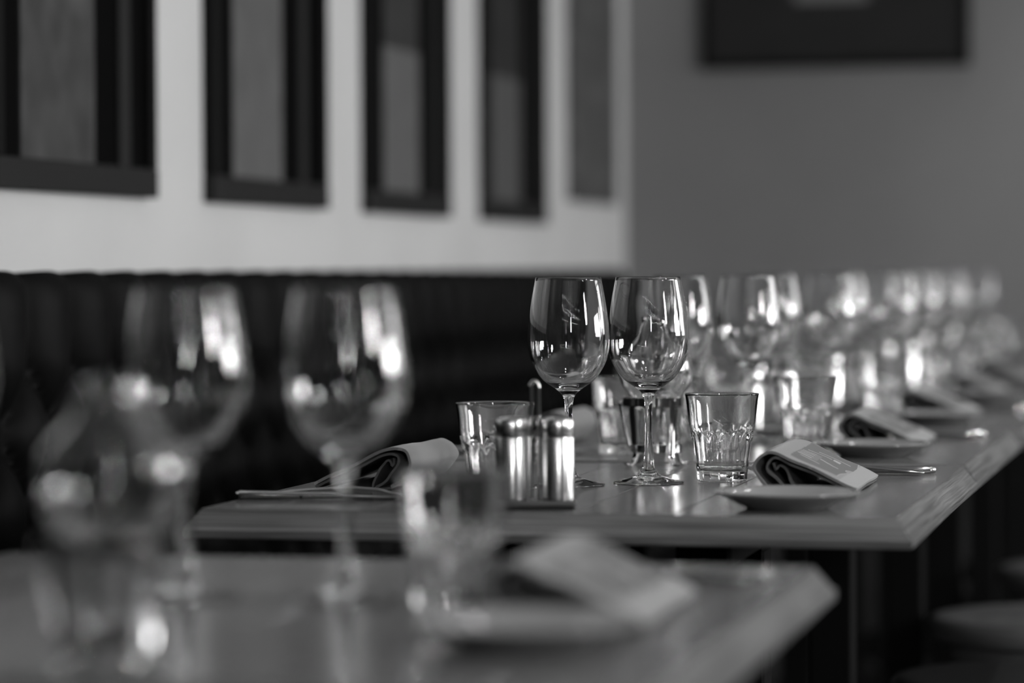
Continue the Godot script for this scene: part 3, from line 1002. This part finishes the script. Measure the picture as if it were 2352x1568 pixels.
func _ready() -> void:
	var cam := Camera3D.new()
	cam.name = "camera"
	add_child(cam)
	cam.position = Vector3(0, 0.98, 0)
	cam.rotation_order = EULER_ORDER_YXZ
	cam.rotation_degrees = Vector3(-1.342, 13.06, -0.25)
	cam.keep_aspect = Camera3D.KEEP_HEIGHT
	var lens := CameraAttributesPhysical.new()
	lens.frustum_focal_length = 24.0 * 7000.0 / 1568.0
	lens.frustum_focus_distance = 3.28
	lens.exposure_aperture = 2.55
	lens.frustum_near = 0.05
	lens.frustum_far = 200.0
	cam.attributes = lens
	cam.fov = rad_to_deg(2.0 * atan(784.0 / 7000.0))
	cam.current = true

	var env := Environment.new()
	var sky := Sky.new()
	var sm := ProceduralSkyMaterial.new()
	sm.sky_top_color = grey(0.7)
	sm.sky_horizon_color = grey(0.8)
	sm.ground_bottom_color = grey(0.15)
	sm.ground_horizon_color = grey(0.4)
	sky.sky_material = sm
	env.background_mode = Environment.BG_SKY
	env.sky = sky
	env.background_energy_multiplier = 1.0
	env.tonemap_mode = Environment.TONE_MAPPER_LINEAR
	env.tonemap_exposure = EXPOSURE
	env.sdfgi_enabled = true
	env.ssao_enabled = true
	env.ssil_enabled = true
	var we := WorldEnvironment.new()
	we.name = "surroundings"
	we.environment = env
	add_child(we)

	make_materials()
	var bm := mat("bulb", 1.0, 0.3)
	bm.emission_enabled = true
	bm.emission = Color(1, 1, 1)
	bm.emission_energy_multiplier = 9.5

	build_room()
	make_bench()

	# pictures along the pale wall, then the bare canvas and the wide picture on the end wall
	framed_picture(-3.79, -4.42, -3.80, -3.90, -4.18, -4.30, 0, "first framed picture from the left, a dark mottled print with a faint pale blotch")
	framed_picture(-4.69, -5.34, -4.72, -4.82, -5.09, -5.21, 1, "second framed picture from the left, with an even mid-grey print")
	framed_picture(-5.62, -6.25, -5.65, -5.755, -6.025, -6.15, 2, "third framed picture from the left, its print split by a dark band")
	framed_picture(-6.57, -7.20, -6.61, -6.66, -6.95, -7.09, 3, "fourth framed picture from the left, nearly black with a narrow grey lower strip")
	var cv := thing("canvas", "unframed grey canvas hanging last on the pale wall beside the corner", "picture", Vector3(-1.6, 1.155, -7.80))
	var s := Shape.new()
	s.box(Vector3(0.009, 0.43, 0), Vector3(0.018, 0.86, 0.58), 0.002)
	for i in s.uv.size():
		s.uv[i] = Vector2((0.29 - s.v[i].z) / 0.58, 1.0 - s.v[i].y / 0.86)
	var cm := mat("painted canvas", 1.0, 0.8)
	cm.albedo_texture = picture_texture(4)
	part("stretched_canvas", s.mesh(), cm, cv)
	var wp := thing("framed_picture", "wide dark framed picture hanging alone on the grey end wall", "picture", Vector3(-1.018, 1.528, -8.3))
	s = Shape.new()
	s.box(Vector3(0, 0.34, 0.010), Vector3(0.70, 0.66, 0.016), 0.0)
	for i in s.uv.size():
		s.uv[i] = Vector2((s.v[i].x + 0.35) / 0.7, 1.0 - (s.v[i].y - 0.01) / 0.66 * 0.72 + 0.0)
	var wm := mat("wide print", 1.0, 0.8)
	wm.albedo_texture = picture_texture(5)
	part("print", s.mesh(), wm, wp)
	for e in [[Vector3(0, 0.010, 0.013), Vector3(0.73, 0.022, 0.026)], [Vector3(0, 0.67, 0.013), Vector3(0.73, 0.022, 0.026)], [Vector3(-0.354, 0.34, 0.013), Vector3(0.022, 0.637, 0.026)], [Vector3(0.354, 0.34, 0.013), Vector3(0.022, 0.637, 0.026)]]:
		s = Shape.new()
		s.box(e[0], e[1], 0.002)
		part("frame_rail", s.mesh(), M["picture frame"], wp)

	lay_tables()
	for k in 5:
		downlight(Vector3(-0.15, CEIL, -0.6 - 1.75 * k), ["first", "second", "third", "fourth", "fifth"][k] + " small ceiling lamp over the row, counted from the viewer")
	for k in 2:
		pendant(Vector3(2.5, 2.3, -2.6 - 2.6 * k), ["nearer", "farther"][k] + " globe lamp hanging along the window side of the room")
	string_light(1.2, "string of small bare bulbs across the room behind the viewer, the nearer one")
	string_light(2.6, "string of small bare bulbs across the room behind the viewer, the farther one")

func lay_tables() -> void:
	var rng := RandomNumberGenerator.new()
	rng.seed = 7
	var which := ["the nearest table", "the sharply focused table", "the first table beyond focus", "the second table beyond focus", "the third table beyond focus", "the fourth table beyond focus", "the fifth table beyond focus", "the last table"]
	var tables := [Vector3(-0.647, -0.004, -2.011), Vector3(-0.6255, 0, -3.185), Vector3(-0.6255, 0, -3.964), Vector3(-0.608, 0, -4.745), Vector3(-0.612, 0, -5.525), Vector3(-0.606, 0, -6.305), Vector3(-0.61, 0, -7.085), Vector3(-0.606, 0, -7.865)]
	var looks := ["wooden table in the foreground, nearest and most blurred", "wooden plank table with a sloping edge, in sharp focus at the middle", "wooden plank table behind the focused one, its far right corner in view", "second wooden table beyond the focused one, blurred", "third wooden table beyond the focused one, blurred", "fourth wooden table beyond the focused one, blurred", "fifth wooden table beyond the focused one, very blurred", "farthest wooden table of the row, against the end wall"]
	# offsets from the table's centre, measured for the first three and repeated with small shifts beyond
	var glass_a := [Vector2(-0.0763, -0.0686), Vector2(-0.0505, 0.004), Vector2(-0.0640, 0.018)]
	var glass_b := [Vector2(0.0405, -0.076), Vector2(0.0270, -0.0445), Vector2(0.0199, -0.034)]
	for t in tables.size():
		var at: Vector3 = tables[t]
		var y := TOP + at.y
		var w: String = which[t]
		var tb := place("table", looks[t], at)
		var sh := Vector2.ZERO
		if t > 2:
			sh = Vector2(rng.randf_range(-0.02, 0.02), rng.randf_range(-0.05, 0.05))
		var ga: Vector2 = glass_a[mini(t, 2)] + sh
		var gb: Vector2 = glass_b[mini(t, 2)] + sh
		place("wine_glass", "empty wine glass, the left of the pair on " + w, Vector3(at.x + ga.x, y, at.z + ga.y), rng.randf() * TAU)
		place("wine_glass", "empty wine glass, the right of the pair on " + w, Vector3(at.x + gb.x, y, at.z + gb.y), rng.randf() * TAU)
		# tumblers: right, left
		var ta: Vector2 = [Vector2(0.126, -0.049), Vector2(0.0978, -0.102), Vector2(0.1178, 0.14)][mini(t, 2)] + sh
		place("tumbler", "faceted clear tumbler right of the wine glasses on " + w, Vector3(at.x + ta.x, y, at.z + ta.y), rng.randf() * TAU)
		if t > 0:
			var tc: Vector2 = [Vector2(-0.0962, 0.152), Vector2(-0.1058, 0.205)][mini(t - 1, 1)] + sh
			place("tumbler", "faceted clear tumbler left of the wine glasses on " + w, Vector3(at.x + tc.x, y, at.z + tc.y), rng.randf() * TAU)
		# carafe
		var ca: Vector2 = [Vector2(0.015, 0.326), Vector2(-0.016, -0.325), Vector2(-0.115, -0.29)][mini(t, 2)] + (sh if t > 2 else Vector2.ZERO) * 0.3
		place("carafe", "bulbous glass carafe in a chrome footed stand on " + w, Vector3(at.x + ca.x, y, at.z + ca.y), 0.0)
		# shakers in their caddy
		if t > 0:
			var cc: Vector2 = [Vector2(-0.0175, 0.318), Vector2(0.0117, -0.27)][mini(t - 1, 1)] + sh * 0.4
			var turn := deg_to_rad(12)
			var c3 := Vector3(at.x + cc.x, y, at.z + cc.y)
			place("shaker_caddy", "small black caddy with a loop handle on " + w, c3, turn)
			for e in [-1.0, 1.0]:
				place("shaker", "steel shaker %s in the caddy on %s" % ["left" if e < 0 else "right", w], c3 + Vector3(0.0222 * e, 0, 0).rotated(Vector3.UP, turn) + Vector3(0, 0.008, 0), 0.0)
		# the right-hand setting: napkin, side plate, knife and fork
		var pl: Vector2 = [Vector2(0.2245, 0.158), Vector2(0.2208, 0.271), Vector2(0.2102, 0.216), Vector2(0.20, 0.203)][mini(t, 3)] + (sh if t > 3 else Vector2.ZERO)
		place("side_plate", "white side plate at the right setting of " + w, Vector3(at.x + pl.x, y, at.z + pl.y))
		var na: Vector2 = [Vector2(0.233, -0.02), Vector2(0.2135, -0.012), Vector2(0.20, -0.045), Vector2(0.186, -0.03)][mini(t, 3)]
		if t == 2:
			na = Vector2(0.2035, -0.035)
		place("napkin", "folded napkin printed with cutlery at the right of " + w, Vector3(at.x + na.x, y + 0.0002, at.z + na.y))
		var kx := at.x + 0.2115
		var kz: float = at.z + [-0.256, -0.236, -0.212, -0.215][mini(t, 3)]
		place("knife", "steel knife beside the right napkin of " + w, Vector3(kx, y + 0.0002, kz), deg_to_rad(2))
		place("fork", "steel fork beside the right napkin of " + w, Vector3(kx - 0.004, y + 0.0002, kz + 0.026), deg_to_rad(-1))
		# the bench-side setting, as far as it shows
		if t > 0 and t < 4:
			place("napkin", "folded napkin at the bench side of " + w, Vector3(at.x - 0.251, y + 0.0002, at.z + 0.005), PI)
			place("knife", "steel knife at the bench side of " + w, Vector3(at.x - 0.235, y + 0.0002, at.z + 0.245), PI + deg_to_rad(6))
			place("fork", "steel fork at the bench side of " + w, Vector3(at.x - 0.232, y + 0.0002, at.z + 0.222), PI + deg_to_rad(4))
	place("wine_glass", "wine glass cut off by the left edge of the photo", Vector3(-0.9005, TOP - 0.004, -2.046))
	var near := place("stool", "dark glossy round stool at the lower right corner, nearest of the stools", Vector3(-0.23, 0, -3.99), 0.3)
	for c in near.get_children():
		(c as MeshInstance3D).material_override = M["dark stool"]
	kinds.erase("stool")
	taken[str(get_instance_id()) + "stool"] = 1
	place("stool", "wooden round stool behind the dark one at the lower right", Vector3(-0.247, 0, -4.70), 0.5)
	place("stool", "wooden round stool mostly cut off by the right edge of the photo", Vector3(-0.20, 0, -5.5), 0.8)
